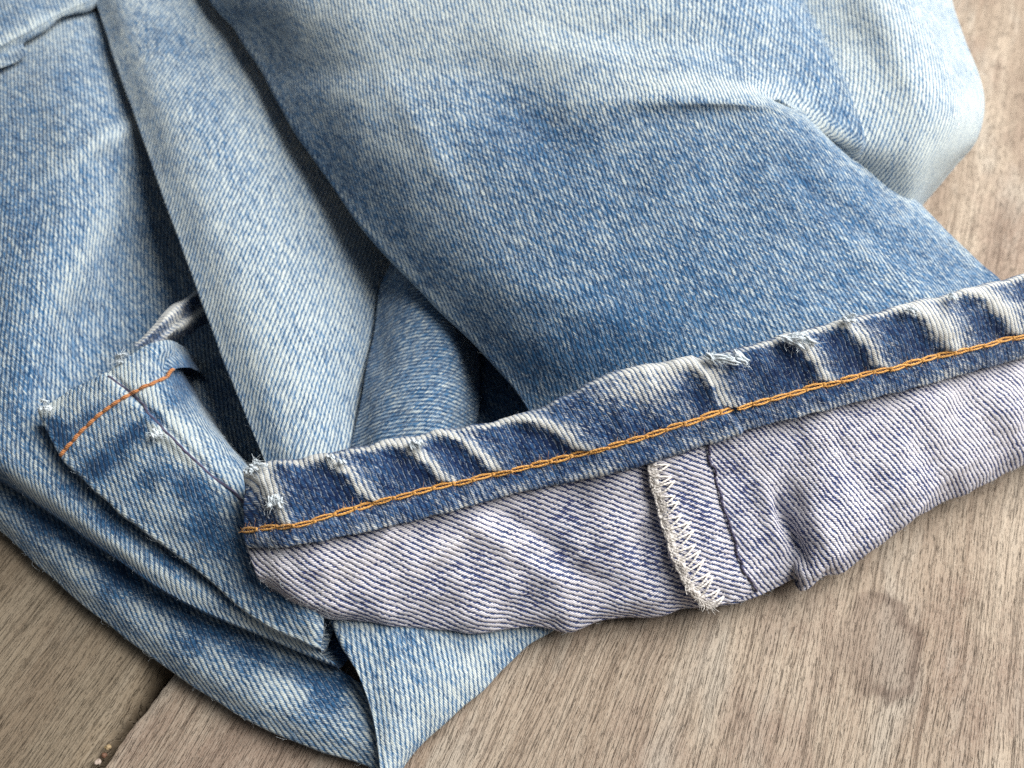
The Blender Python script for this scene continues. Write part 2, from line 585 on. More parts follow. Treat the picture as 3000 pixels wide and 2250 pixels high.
M_FACE = denim('faded_denim')
M_HEM = denim('hem_denim', dark=(0.006, 0.017, 0.060), mid=(0.045, 0.130, 0.29), pale=(0.64, 0.63, 0.58), pitch=0.70)
M_BACK = denim_reverse('denim_reverse')
M_ORANGE = thread_mat('orange_thread', (0.46, 0.170, 0.018), (0.92, 0.52, 0.13), 14.0)
M_RUST = thread_mat('rust_thread', (0.24, 0.075, 0.02), (0.55, 0.22, 0.06))
M_WHITE = thread_mat('white_thread', (0.60, 0.55, 0.50), (0.82, 0.78, 0.74), 7.0)
M_NAVY = thread_mat('navy_thread', (0.02, 0.018, 0.05), (0.08, 0.07, 0.14), 7.0)
M_FRAY = plain('frayed_cotton', (0.62, 0.68, 0.72), 0.95, 2.5, 0.18)

# ------------------------------------------------------------------ the setting: table boards
g0, g1 = at([318, 2230, 0])[:2], at([503, 1955, 0])[:2]
AX = (g1 - g0) / np.linalg.norm(g1 - g0)
NX = np.array([-AX[1], AX[0]])          # towards the upper left board
table = bpy.data.objects.new('table_top', None)
C.objects.link(table)
table['kind'] = 'structure'
table['label'] = 'weathered bare wooden table top of wide boards'


def board(name, side, mat, prof, far, label):
    """one board: side +1 / -1 of the joint; prof = (distance from the joint, height) across its near edge"""
    us = np.concatenate([np.linspace(-330, -60, 12), np.linspace(-58, 90, 300), np.linspace(95, 520, 16)])
    ws = [p[0] for p in prof] + [6, 12, 25, 60, 120, far]
    zs = [p[1] for p in prof] + [0, 0, 0, 0, 0, 0]
    r = np.random.default_rng(3 if side > 0 else 5)
    ph = r.uniform(0, 6.28, 6)
    edge = sum(a * np.sin(us * k + p) for a, k, p in zip((0.5, 0.35, 0.22, 0.14, 0.10, 0.08), (0.06, 0.17, 0.41, 0.93, 1.9, 3.7), ph))
    drop = sum(a * np.sin(us * k + p) for a, k, p in zip((0.3, 0.2, 0.12, 0.08), (0.11, 0.37, 1.1, 2.7), ph[::-1]))
    V = []
    for i, u in enumerate(us):
        for w, z in zip(ws, zs):
            k = max(0.0, 1 - w / 6.0)
            ww = w + edge[i] * k * (1.0 if side > 0 else 0.45)
            p = g0 + AX * u + NX * side * ww
            V.append((p[0], p[1], z + (drop[i] * k if z < -0.05 else 0)))
    nw = len(ws)
    F = [(i * nw + j, i * nw + j + 1, (i + 1) * nw + j + 1, (i + 1) * nw + j) for i in range(len(us) - 1) for j in range(nw - 1)]
    if side > 0:
        F = [f[::-1] for f in F]
    o = mesh_obj(name, V, F, mat, table)
    o['label'] = label
    return o


M_WOOD_A = wood('board_wood', tuple(g0), tuple(AX), 0.0, 0.0)
M_WOOD_B = wood('board_wood_dull', tuple(g0), tuple(AX), 0.55, 17.0)
board('plank', -1, M_WOOD_A, [(0.5, -11), (0.4, -5), (0.35, -2.0), (0.35, -0.6), (0.6, -0.15), (1.2, -0.02), (3, 0)], 420, 'wide greyish tan board under the jeans')
board('plank', 1, M_WOOD_B, [(1.7, -11), (1.9, -6.0), (2.1, -3.6), (2.5, -2.2), (3.0, -1.3), (3.8, -0.5), (5.2, 0)], 300, 'duller brown board with an eroded splintery edge')
us = np.linspace(-120, 120, 200)
r = np.random.default_rng(9)
V = []
for u in us:
    for w in np.linspace(-2.5, 4.0, 12):
        p = g0 + AX * u + NX * w
        V.append((p[0], p[1], -5.2 + r.normal(0, 0.25) - 0.3 * abs(w)))
F = [(i * 12 + j, i * 12 + j + 1, (i + 1) * 12 + j + 1, (i + 1) * 12 + j) for i in range(199) for j in range(11)]
o = mesh_obj('joint_dirt', V, [f[::-1] for f in F], plain('dirt', (0.055, 0.036, 0.026), 1.0, 1.2, 0.6), table)

# ------------------------------------------------------------------ the jeans
jeans = bpy.data.objects.new('jeans', None)
C.objects.link(jeans)
jeans.location = (0, 0, 0)
jeans['label'] = 'crumpled pair of faded blue denim jeans with one hem turned up inside out'
jeans['category'] = 'jeans'

ROLL = [(0.1, 1.2), (1.2, 2.6), (4.5, 3.4), (11, 3.8)]
DEEP = [(-0.4, 2.0), (0.2, 6.0), (2.0, 12.0), (6.0, 18.0), (10.0, 24.0)]
FLAT = [(0.15, 0.8), (1.4, 1.4), (5, 1.6)]

# the lowest layer, lying on the boards at the lower left
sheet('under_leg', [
    [(-160, 1330, 4), (60, 1400, 4.4), (300, 1560, 4.6), (500, 1690, 4.5), (720, 1820, 4.4), (900, 1900, 4.2), (1040, 1990, 4), (1130, 2060, 3.4)],
    [(-160, 1400, 4.9), (50, 1470, 5.4), (260, 1640, 5.6), (460, 1780, 5.5), (700, 1930, 5.4), (900, 2010, 5), (1050, 2080, 4.6), (1135, 2125, 3.8)],
    [(-160, 1440, 4.3), (25, 1525, 4.7), (210, 1680, 4.9), (410, 1830, 4.8), (640, 1990, 4.7), (860, 2090, 4.6), (1060, 2170, 4), (1140, 2200, 3.5)],
    [(-160, 1465, 2.4), (0, 1556, 2.4), (150, 1688, 2.4), (335, 1843, 2.4), (560, 2005, 2.4), (800, 2143, 2.4), (1060, 2238, 2.4), (1150, 2268, 2.2)],
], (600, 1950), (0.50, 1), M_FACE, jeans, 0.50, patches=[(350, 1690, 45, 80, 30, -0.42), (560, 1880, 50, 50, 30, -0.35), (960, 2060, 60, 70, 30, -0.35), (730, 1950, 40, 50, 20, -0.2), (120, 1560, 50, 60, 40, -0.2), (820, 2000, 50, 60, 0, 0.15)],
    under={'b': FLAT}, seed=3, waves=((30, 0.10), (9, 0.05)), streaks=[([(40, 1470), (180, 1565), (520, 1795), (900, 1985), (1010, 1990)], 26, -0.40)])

# the broad left leg face that rolls over at the lower left
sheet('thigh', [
    [(-220, 190, 27), (-60, 130, 28.5), (80, 60, 29), (180, 10, 29), (300, -40, 27), (420, -80, 22)],
    [(-220, 330, 26), (-60, 270, 28), (80, 210, 29), (200, 175, 28.5), (330, 150, 25), (460, 140, 18)],
    [(-220, 520, 24), (-60, 470, 26), (80, 420, 27), (220, 385, 27.5), (360, 360, 24), (540, 360, 15)],
    [(-220, 700, 22), (-60, 660, 24), (80, 620, 25), (230, 580, 24), (410, 560, 17), (720, 610, 6)],
    [(-220, 880, 19), (-60, 850, 21.5), (70, 820, 22.5), (200, 790, 20.5), (400, 770, 12), (780, 830, 2)],
    [(-220, 1050, 16.5), (-60, 1040, 18.5), (50, 1010, 19), (150, 985, 17), (340, 960, 10), (820, 1050, 1.6)],
    [(-220, 1180, 14), (-60, 1190, 16), (20, 1180, 16.5), (110, 1180, 15), (320, 1220, 9), (860, 1330, 1.6)],
    [(-220, 1270, 12.5), (-60, 1300, 14), (25, 1310, 14.4), (110, 1345, 13.2), (330, 1480, 11), (760, 1700, 8)],
    [(-220, 1310, 10.6), (-70, 1350, 12), (35, 1385, 12.5), (150, 1455, 12), (430, 1640, 11.4), (880, 1855, 9)],
    [(-220, 1330, 8.5), (-70, 1375, 9), (45, 1432, 9.4), (180, 1525, 9.6), (520, 1752, 9.6), (990, 1948, 7.5)],
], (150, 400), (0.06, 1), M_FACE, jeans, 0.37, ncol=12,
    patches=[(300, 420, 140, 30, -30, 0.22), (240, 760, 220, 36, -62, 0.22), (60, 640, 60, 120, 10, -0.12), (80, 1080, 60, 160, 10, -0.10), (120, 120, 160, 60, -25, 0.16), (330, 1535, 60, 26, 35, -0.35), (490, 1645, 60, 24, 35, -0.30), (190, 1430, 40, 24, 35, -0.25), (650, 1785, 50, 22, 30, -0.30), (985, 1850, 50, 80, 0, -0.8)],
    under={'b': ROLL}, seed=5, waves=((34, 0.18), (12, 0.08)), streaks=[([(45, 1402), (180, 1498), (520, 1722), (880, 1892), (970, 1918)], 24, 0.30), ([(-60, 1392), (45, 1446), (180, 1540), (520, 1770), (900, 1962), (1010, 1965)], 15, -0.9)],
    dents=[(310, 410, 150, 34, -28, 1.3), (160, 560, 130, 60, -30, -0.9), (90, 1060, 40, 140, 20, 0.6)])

# top left: an edge with a stitched border lying over the thigh
sheet('pocket_panel', [
    [(-260, -120, 36), (-60, -160, 37), (120, -190, 36), (300, -230, 34)],
    [(-260, 60, 33.5), (-60, 10, 34.5), (110, -60, 34), (280, -120, 32)],
    [(-260, 190, 31.5), (-80, 150, 32.4), (60, 80, 32.6), (200, 12, 31.8), (330, -50, 30)],
    [(-260, 218, 30.4), (-80, 176, 31.2), (66, 108, 31.4), (206, 36, 30.8), (335, -28, 29)],
], (80, 30), (0.3, 1), M_FACE, jeans, 0.40, patches=[(0, 130, 150, 20, -27, 0.22), (200, 26, 150, 20, -27, 0.22)], under={'b': [(0.1, 0.7), (0.8, 1.2), (4, 1.3)]}, seed=6, ncol=6)

# the pale leg that crosses from the top left to under the cuff
sheet('folded_leg', [
    [(235, -110, 30.5), (320, -115, 32.6), (440, -115, 31.2), (600, -105, 27.3), (800, -90, 22.0)],
    [(276, 0, 29.5), (360, 0, 31.6), (480, 0, 30.2), (640, 30, 26.0), (820, 60, 20.0)],
    [(336, 175, 28.0), (430, 165, 30.2), (560, 160, 28.8), (730, 190, 23.8), (920, 220, 17.0)],
    [(397, 350, 26.2), (500, 335, 28.4), (640, 330, 26.8), (830, 350, 21.2), (1010, 380, 14.0)],
    [(485, 600, 23.0), (600, 575, 25.0), (740, 555, 23.4), (920, 550, 17.8), (1090, 560, 11.0)],
    [(575, 842, 19.6), (690, 812, 21.6), (830, 782, 20.0), (990, 760, 14.8), (1150, 760, 8.0)],
    [(650, 1040, 17.0), (755, 1012, 19.0), (880, 990, 17.9), (1010, 980, 13.9), (1120, 980, 8.0)],
    [(724, 1230, 14.4), (815, 1212, 16.2), (920, 1190, 15.1), (1010, 1180, 11.1), (1090, 1180, 6.0)],
    [(772, 1350, 12.6), (850, 1332, 14.5), (930, 1315, 13.7), (1000, 1305, 10.7), (1070, 1300, 6.5)],
    [(812, 1450, 10.5), (880, 1430, 11.9), (950, 1420, 11.3), (1010, 1410, 7.7), (1060, 1400, 4.5)],
], (720, 750), (-0.40, 1), M_FACE, jeans, 0.51, patches=[(450, 100, 80, 60, 40, -0.18), (560, 190, 120, 50, 60, -0.10), (640, 380, 60, 200, -25, -0.06), (760, 950, 120, 220, -25, 0.10)],
    under={'l': ROLL}, seed=8, waves=((34, 0.14), (11, 0.05)))

# the small roll of cloth between the pale leg and the big leg
sheet('inner_fold', [
    [(1215, 600, 12), (1310, 640, 15), (1420, 690, 13), (1540, 760, 8)],
    [(1148, 758, 12), (1230, 790, 15.5), (1345, 845, 15), (1440, 900, 8)],
    [(1112, 860, 11.5), (1200, 890, 15.5), (1320, 935, 15), (1420, 985, 7.5)],
    [(1088, 980, 11), (1185, 1005, 15.2), (1310, 1040, 14.6), (1408, 1075, 7)],
    [(1070, 1110, 10.5), (1165, 1125, 14.6), (1300, 1150, 14), (1400, 1165, 6)],
    [(1045, 1240, 9.6), (1145, 1240, 13.6), (1290, 1240, 13), (1392, 1235, 5.5)],
    [(1030, 1320, 9), (1135, 1315, 12.6), (1285, 1310, 12), (1388, 1295, 5)],
    [(1015, 1430, 8), (1130, 1420, 11), (1270, 1410, 9.5), (1385, 1390, 2.4)],
], (1200, 1080), (1, -0.16), M_FACE, jeans, 0.28, patches=[(1200, 1200, 120, 90, 0, 0.08)], under={'l': ROLL, 'r': [(0.2, 1.5), (1.5, 2.5), (5, 3)]}, seed=9, waves=((18, 0.25), (6, 0.08)))

# the back of the big leg, lying flat under it; added to block light in the hollow
sheet('leg_underside', [
    [(1290, 730, 6), (1800, 640, 9), (2400, 600, 9)],
    [(1220, 1000, 2.8), (1750, 950, 6), (2450, 800, 6)],
    [(1180, 1300, 2), (1750, 1250, 4), (2600, 1050, 5)],
    [(1250, 1500, 1.5), (1800, 1450, 2), (2700, 1200, 3)],
], (1450, 1150), (0.4, 1), M_FACE, jeans, 0.2, seed=44, res=1.5)

# the bright lump of cloth at the top right
sheet('back_fold', [
    [(2100, -150, 36), (2360, -140, 40), (2560, -140, 43), (2690, -140, 40), (2760, -140, 32)],
    [(2200, 0, 35.5), (2430, 0, 39), (2590, 0, 41.5), (2710, 0, 38.5), (2790, 0, 31)],
    [(2280, 130, 34.5), (2500, 120, 38), (2640, 120, 40), (2750, 125, 37), (2834, 125, 30)],
    [(2340, 240, 36.2), (2560, 230, 37.4), (2690, 235, 38.5), (2795, 240, 35), (2874, 225, 28.5)],
    [(2380, 340, 35.2), (2590, 330, 36.0), (2720, 335, 36), (2810, 340, 33), (2886, 315, 27)],
    [(2420, 430, 33.4), (2610, 430, 33.4), (2710, 435, 32.5), (2795, 430, 29.5), (2866, 402, 24.5)],
    [(2470, 530, 27), (2610, 530, 28.4), (2690, 530, 28), (2750, 515, 25), (2805, 475, 21)],
    [(2540, 640, 22), (2620, 640, 22.5), (2670, 630, 22), (2700, 600, 20), (2735, 556, 17.5)],
    [(2600, 760, 16), (2640, 750, 16.5), (2660, 730, 16), (2672, 690, 15), (2680, 620, 14)],
], (2620, 180), (0.04, 1), M_FACE, jeans, 0.62, patches=[(2760, 480, 120, 70, -40, 0.30), (2850, 330, 50, 120, 20, 0.2)], under={'r': ([(0.0, 1.2), (1.4, 2.4), (5.0, 3.0), (12.0, 3.4)], (-0.8, 0.6, 0))}, seed=10, waves=((34, 0.15), (10, 0.06)))

# the big leg
sheet('leg', [
    [(1640, 1360, 12), (1850, 1300, 15), (2150, 1200, 18), (2450, 1110, 18.5), (2720, 1030, 17.5), (2960, 950, 13)],
    [(1556, 1222, 14), (1760, 1140, 19.5), (2040, 1060, 23), (2380, 975, 24.5), (2680, 905, 23), (2945, 832, 17)],
    [(1470, 1092, 16), (1660, 1030, 22.5), (1950, 940, 26), (2300, 850, 27.5), (2600, 790, 25.5), (2868, 762, 19)],
    [(1352, 962, 18), (1560, 900, 25.5), (1880, 800, 29.5), (2230, 710, 31), (2530, 660, 29), (2752, 652, 22.5)],
    [(1230, 842, 19.5), (1460, 780, 27.5), (1800, 680, 32), (2170, 590, 34), (2450, 555, 32.5), (2650, 560, 25.5)],
    [(1062, 662, 21.5), (1320, 620, 30), (1700, 530, 35), (2100, 450, 37.5), (2370, 435, 36.5), (2540, 465, 29.5)],
    [(942, 502, 23.5), (1210, 480, 32.5), (1600, 410, 37), (2020, 340, 40.6), (2300, 345, 39.5), (2440, 385, 33.5)],
    [(850, 350, 26), (1120, 345, 34.5), (1520, 320, 38), (1960, 300, 42.2), (2230, 305, 41.6), (2362, 330, 37.6)],
    [(812, 285, 27), (1080, 275, 35.6), (1480, 262, 38.6), (1930, 262, 42.6), (2215, 276, 41.8), (2342, 312, 37.6)],
    [(780, 225, 27.8), (1050, 210, 36.5), (1440, 205, 39.4), (1880, 222, 42.7), (2200, 248, 41.7), (2472, 432, 33.4)],
    [(740, 160, 28.8), (1000, 145, 38), (1400, 140, 41), (1840, 172, 43), (2190, 198, 41.4), (2532, 396, 34.8)],
    [(680, 72, 30), (930, 60, 40), (1360, 60, 43), (1800, 110, 43), (2150, 130, 41.6), (2462, 205, 37.6)],
    [(612, 0, 31.2), (880, -20, 41.6), (1330, -20, 44.6), (1780, 20, 45.2), (2120, 30, 44.2), (2376, 40, 39.6)],
    [(540, -110, 33), (820, -130, 43.5), (1280, -130, 46.5), (1740, -100, 47.5), (2080, -90, 46.6), (2320, -80, 41.5)],
], (1900, 620), (0.40, 1), M_FACE, jeans, 0.30,
    patches=[(1500, 60, 800, 230, 5, 0.32), (1150, 380, 140, 500, -32, 0.14), (2000, 240, 420, 26, 4, 0.16), (2470, 420, 220, 24, 42, 0.20), (2560, 760, 260, 26, 38, 0.12), (1560, 360, 130, 90, 30, -0.16),
             (1750, 1020, 300, 110, -20, -0.18), (1330, 950, 330, 24, 47, 0.22), (1180, 440, 24, 120, -70, 0.16), (1060, 300, 20, 80, -60, 0.12), (2420, 600, 200, 60, 42, -0.12), (2430, 300, 40, 160, -30, -0.06)],  # first patch: less wear, plus shade by the cuff painted in
    under={'l': ROLL + [(22, 4.5)], 'r': DEEP}, seed=12, waves=((40, 0.22), (14, 0.10)), streaks=[([(1700, 290), (2000, 268), (2240, 280), (2345, 316), (2440, 388), (2560, 483), (2700, 610), (2860, 758)], 30, 0.16)],
    dents=[(1560, 350, 190, 90, 32, -1.1), (2560, 745, 260, 40, 38, 0.9), (2480, 650, 240, 50, 40, -1.0), (1250, 420, 40, 260, -30, 0.5), (1700, 900, 300, 60, 20, 0.5)])

# the triangle of the under leg that peeps out below the cuff
sheet('leg_corner', [
    [(925, 1690, 11), (1120, 1680, 10.5), (1400, 1680, 7), (1800, 1700, 2.5)],
    [(968, 1800, 9.6), (1150, 1795, 9), (1370, 1800, 6.6), (1650, 1824, 2.2)],
    [(1008, 1892, 9), (1150, 1885, 8.4), (1320, 1885, 6.4), (1545, 1892, 2.2)],
    [(1055, 1992, 8), (1160, 1985, 7.6), (1290, 1985, 5.8), (1428, 2006, 2.2)],
    [(1088, 2110, 6.4), (1150, 2100, 6.4), (1220, 2098, 5), (1305, 2108, 2.2)],
    [(1106, 2205, 5.2), (1140, 2200, 5), (1180, 2195, 4), (1222, 2188, 2)],
    [(1118, 2300, 4.0), (1128, 2300, 3.8), (1140, 2300, 3), (1152, 2295, 1.8)],
    [(1124, 2400, 3.0), (1130, 2400, 2.8), (1136, 2400, 2.4), (1142, 2400, 1.6)],
], (1190, 1960), (0.16, 1), M_FACE, jeans, 0.50, patches=[(1180, 1880, 100, 60, 0, -0.16), (1130, 2200, 60, 60, 0, 0.1), (1350, 2000, 200, 40, -48, 0.15)],
    under={'l': ([(0.1, 1.0), (0.8, 2.0)], (1.0, 0.1, 0)), 'r': ([(0.15, 0.7), (0.9, 1.2)], (-0.65, 0.75, 0))}, seed=14, waves=((20, 0.2), (7, 0.08)))

# ------------------------------------------------------------------ the second hem, lying open at the left
hemB, PB, UVB = sheet('hem_end', [
    [(109, 1203, 17), (224, 1130, 18.8), (318, 1086, 19.4), (400, 1030, 19.6), (478, 998, 18), (532, 1012, 12), (580, 1060, 3)],
    [(122, 1234, 16.6), (245, 1160, 18.8), (340, 1112, 19.4), (420, 1062, 19.4), (496, 1030, 17.2), (545, 1052, 9.5), (600, 1110, 2.6)],
    [(176, 1334, 15.6), (289, 1216, 18.4), (378, 1158, 19.2), (458, 1118, 18.6), (525, 1090, 13), (565, 1125, 6), (620, 1190, 1.8)],
    [(238, 1397, 15), (370, 1290, 18), (455, 1225, 18.8), (530, 1190, 17.4), (585, 1185, 11), (622, 1222, 5), (665, 1275, 1.8)],
    [(348, 1500, 14.2), (470, 1390, 17), (560, 1330, 17.8), (630, 1290, 16), (672, 1295, 10), (705, 1342, 5), (745, 1400, 1.8)],
    [(470, 1590, 13.4), (570, 1490, 16), (660, 1420, 16.8), (720, 1390, 14.5), (760, 1392, 9), (790, 1432, 5.5), (820, 1485, 2.2)],
    [(588, 1676, 12.6), (680, 1580, 15), (770, 1510, 15.6), (830, 1480, 13.6), (870, 1480, 10.5), (900, 1510, 8), (920, 1560, 5.4)],
    [(741, 1808, 11.6), (820, 1690, 13.8), (880, 1610, 14), (920, 1580, 12.4), (950, 1580, 10), (970, 1600, 8), (990, 1640, 6)],
    [(886, 1880, 10.8), (905, 1800, 12.8), (925, 1720, 13), (945, 1680, 11.8), (965, 1660, 10), (985, 1660, 8), (1010, 1680, 6)],
    [(938, 1898, 9.8), (945, 1845, 11.2), (950, 1795, 11.8), (960, 1740, 11.4), (975, 1710, 10), (990, 1700, 8), (1015, 1700, 6)],
], (480, 1460), (0.34, 1), M_FACE, jeans, 0.46,
    patches=[(165, 1260, 60, 26, 60, -0.65), (250, 1225, 70, 22, -35, -0.35), (400, 1265, 90, 24, -35, -0.75), (290, 1370, 60, 34, -30, -0.65), (560, 1430, 70, 40, 40, -0.55), (430, 1420, 40, 60, 30, -0.3), (490, 1300, 100, 14, 42, 0.4), (360, 1120, 60, 30, 40, 0.3),
             (480, 1200, 150, 18, 48, 0.5), (620, 1560, 90, 60, 35, -0.45), (800, 1700, 120, 70, 40, -0.35), (140, 1195, 40, 20, -30, 1.0), (560, 1100, 60, 90, 40, -0.5), (420, 1460, 60, 30, 30, 0.2)],  # dark patch on the right flank: the pale leg's shadow painted in
    under={'l': ROLL, 't': ([(0.0, 0.6), (0.7, 1.2), (5, 2.0)], (0.6, -0.8, 0)), 'b': [(0.2, 1.0), (0.8, 2.2)]}, seed=15, waves=((18, 0.12), (5, 0.08)), res=0.4, streaks=[([(122, 1240), (180, 1342), (348, 1508), (588, 1685), (741, 1815), (925, 1890)], 10, 0.25), ([(440, 1250), (500, 1300), (560, 1355)], 15, 0.6)],
    dents=[(500, 1290, 130, 14, 42, 0.7), (545, 1310, 190, 7, 45, -0.9), (370, 1140, 70, 8, 45, -0.6)])

# ------------------------------------------------------------------ the turned-up cuff
COLS_T = [(715, 1392, 21.5), (800, 1356, 23), (900, 1347, 24), (1200, 1284, 24.6), (1540, 1217, 25), (1800, 1104, 28), (2040, 1056, 29), (2370, 968, 30), (2700, 886, 30), (3000, 807, 29), (3140, 770, 28)]
COLS_S = [(711, 1555, 19.5), (790, 1548, 21), (900, 1532, 22), (1200, 1449, 22.2), (1560, 1366, 21.8), (1850, 1290, 23), (2080, 1217, 24), (2400, 1133, 24.6), (2700, 1057, 24.2), (3000, 984, 23), (3140, 950, 22)]
COLS_L = [(727, 1606, 18.4), (800, 1604, 20), (900, 1592, 21), (1200, 1527, 20.6), (1560, 1430, 20), (1860, 1357, 21), (2100, 1282, 21.6), (2410, 1203, 22.2), (2700, 1130, 21.6), (3000, 1047, 20), (3140, 1010, 19)]
CUFF = [
    [(722, 1570, 17.5), (800, 1560, 18.5), (900, 1540, 19), (1200, 1470, 19), (1560, 1375, 18.6), (1860, 1300, 19.6), (2100, 1225, 20.2), (2300, 1180, 20.2), (2400, 1150, 20.4), (2700, 1075, 20), (3000, 1000, 18.8), (3140, 960, 18)],
    [(730, 1612, 17.2), (800, 1612, 18.6), (900, 1600, 19.2), (1200, 1535, 18.8), (1560, 1440, 18.2), (1860, 1367, 19), (2105, 1292, 19.6), (2300, 1245, 19.6), (2410, 1213, 20), (2700, 1140, 19.6), (3000, 1057, 18.2), (3140, 1020, 17.4)],
    [(743, 1650, 17), (830, 1670, 18.4), (940, 1670, 18), (1210, 1640, 16.2), (1570, 1570, 14.6), (1880, 1490, 15), (2130, 1420, 15.4), (2300, 1380, 15.6), (2440, 1340, 16.6), (2720, 1250, 16.6), (3000, 1170, 15.6), (3140, 1130, 15)],
    [(757, 1685, 16.4), (850, 1730, 16.6), (970, 1740, 15.4), (1220, 1730, 13.6), (1590, 1690, 11.4), (1930, 1620, 11.2), (2160, 1550, 11.4), (2300, 1520, 10.2), (2440, 1490, 12.8), (2730, 1360, 13), (3000, 1265, 12.4), (3140, 1225, 12)],
    [(775, 1712, 15.2), (880, 1768, 14.4), (1000, 1794, 13), (1240, 1805, 10.6), (1610, 1785, 7.8), (1970, 1740, 7.2), (2190, 1690, 7.2), (2310, 1640, 6.4), (2410, 1660, 8.2), (2730, 1455, 8.6), (3000, 1330, 8.8), (3140, 1280, 8.8)],
    [(795, 1732, 13.4), (900, 1784, 12.4), (1020, 1812, 11), (1250, 1838, 8.4), (1610, 1838, 4.8), (2030, 1784, 3.8), (2210, 1752, 3.8), (2330, 1698, 3.6), (2384, 1722, 4.2), (2730, 1494, 4.8), (3000, 1356, 5.6), (3140, 1300, 5.8)],
]
VIEWN = np.array([0.12, -0.52, 0.85]); VIEWN /= np.linalg.norm(VIEWN)
cuff_root = bpy.data.objects.new('cuff', None)
C.objects.link(cuff_root)
cuff_root.parent = jeans

PC = rows_to_grid(CUFF, 0.42)
SC = sight(PC)
PC = tuck(PC, 'l', [(0.2, 1.0), (1.4, 2.2), (5, 3.0)], (0.93, 0.36, 0))
PC = tuck(PC, 'b', [(0.3, 0.9), (1.6, 1.6), (6, 1.8), (16, 1.8)], (0.0, 1.0, 0))
UC = flatten(PC)
SC = sight(PC)
h = ripple(UC, 21, ((13, 0.38), (6, 0.15), (3.2, 0.05)))
h += blobs(SC, [(2315, 1560, 105, 20, 66, -1.9), (2420, 1590, 110, 34, 62, 1.0), (1560, 1560, 170, 22, 35, -0.9), (1480, 1600, 170, 26, 32, 0.8), (1780, 1500, 60, 120, 15, 0.7), (1890, 1590, 30, 120, 12, -0.8),
                (1330, 1590, 120, 20, -40, 0.55), (1120, 1590, 100, 18, -50, 0.4), (2260, 1520, 26, 110, -10, 0.8), (2250, 1400, 40, 90, 10, 0.6), (1620, 1650, 160, 22, 20, -0.6), (2600, 1450, 50, 160, 35, 0.5), (2850, 1250, 60, 160, 30, -0.5)])
PC = PC + grid_normals(PC) * h[..., None]
PC[..., 2] = np.maximum(PC[..., 2], 0.5)
FC = 0.5 + blobs(SC, [(800, 1660, 60, 60, 0, 0.22), (1060, 1640, 200, 30, -35, 0.22), (1340, 1590, 180, 26, -38, 0.22), (1650, 1560, 60, 140, 20, -0.1), (1900, 1660, 180, 60, 20, -0.16), (2850, 1230, 160, 160, 0, 0.10), (2120, 1560, 100, 160, 0, -0.10)])
# the side seam splits the cuff into two cloths
seam_px = [(2060, 1290), (2092, 1390), (2120, 1490), (2148, 1585), (2185, 1680), (2222, 1745)]
mid = PC.shape[0] // 2
js = int(np.argmin(np.abs(SC[mid, :, 0] - 2128)))
for sl, spot, rib in ((slice(0, js + 1), (1450, 1690), (1, 0.37)), (slice(js, None), (2700, 1330), (0.80, 1))):
    Ps, Fs = PC[:, sl], FC[:, sl]
    Us = turn_grain(Ps, flatten(Ps), spot, rib)
    cloth_obj('turned_up_lining', Ps, Us, Fs, M_BACK, cuff_root)


def visible_at(G, SG, px, py):
    d = np.hypot(SG[..., 0] - px, SG[..., 1] - py) + 8.0 * ((G - CAM) @ FWD)
    return np.unravel_index(np.argmin(d), d.shape)


def cuff_point(px, py, lift=0.0, G=PC, SG=SC):
    j, i = visible_at(G, SG, px, py)
    return G[j, i] + VIEWN * lift


# the hem band: doubled cloth, roped by the chain stitch
nT = len(COLS_T)
T_, S_, L_ = at(COLS_T), at(COLS_S), at(COLS_L)
n_hat = VIEWN
mid1 = 0.5 * (T_ + S_) + n_hat * 0.7
rowsH = np.array([T_ + np.array([0, 1.6, -5.0]), T_ + np.array([0, 1.3, -1.6]), T_, T_ * 0.8 + S_ * 0.2 + n_hat * 0.55, mid1, S_ * 0.85 + T_ * 0.15 + n_hat * 0.25, S_ - n_hat * 0.12, S_ * 0.6 + L_ * 0.4 + n_hat * 0.22, L_, L_ - n_hat * 0.9 + np.array([0, 0.25, 0]), L_ - n_hat * 1.9 + np.array([0, 0.9, 0])])
# param positions so that rows keep an even spacing
nu = 620
ts = np.concatenate([np.linspace(0, 2, 14)[:-1], np.linspace(2, 6, 44)[:-1], np.linspace(6, 8, 16)[:-1], np.linspace(8, 10, 10)])
A = spline(rowsH, ts)
fineT = spline(T_, np.linspace(0, nT - 1, 400))
sT = np.concatenate([[0], np.cumsum(np.linalg.norm(np.diff(fineT, axis=0), axis=1))])
tu = np.interp(np.linspace(0, sT[-1], nu), sT, np.linspace(0, nT - 1, 400))
PH = spline(A.transpose(1, 0, 2), tu).transpose(1, 0, 2)
UH = flatten(PH)
SH = sight(PH)
vv = np.clip((ts - 2) / 4.0, -0.5, 1.6)[:, None] * np.ones((1, nu))        # 0 top edge .. 1 stitch
xT = SH[13, :, 0]
RIDGES = [(752, 815, 1.0), (945, 1085, 1.0), (1150, 1310, 0.95), (1300, 1450, 0.95), (1508, 1715, 1.15), (2030, 2122, 1.1), (2312, 2412, 0.9), (2470, 2572, 1.0), (2668, 2780, 1.3), (2852, 2970, 1.0), (3040, 3140, 1.0)]
hh = np.zeros_like(vv)
wear = np.full_like(vv, -0.10)
x = SH[..., 0]
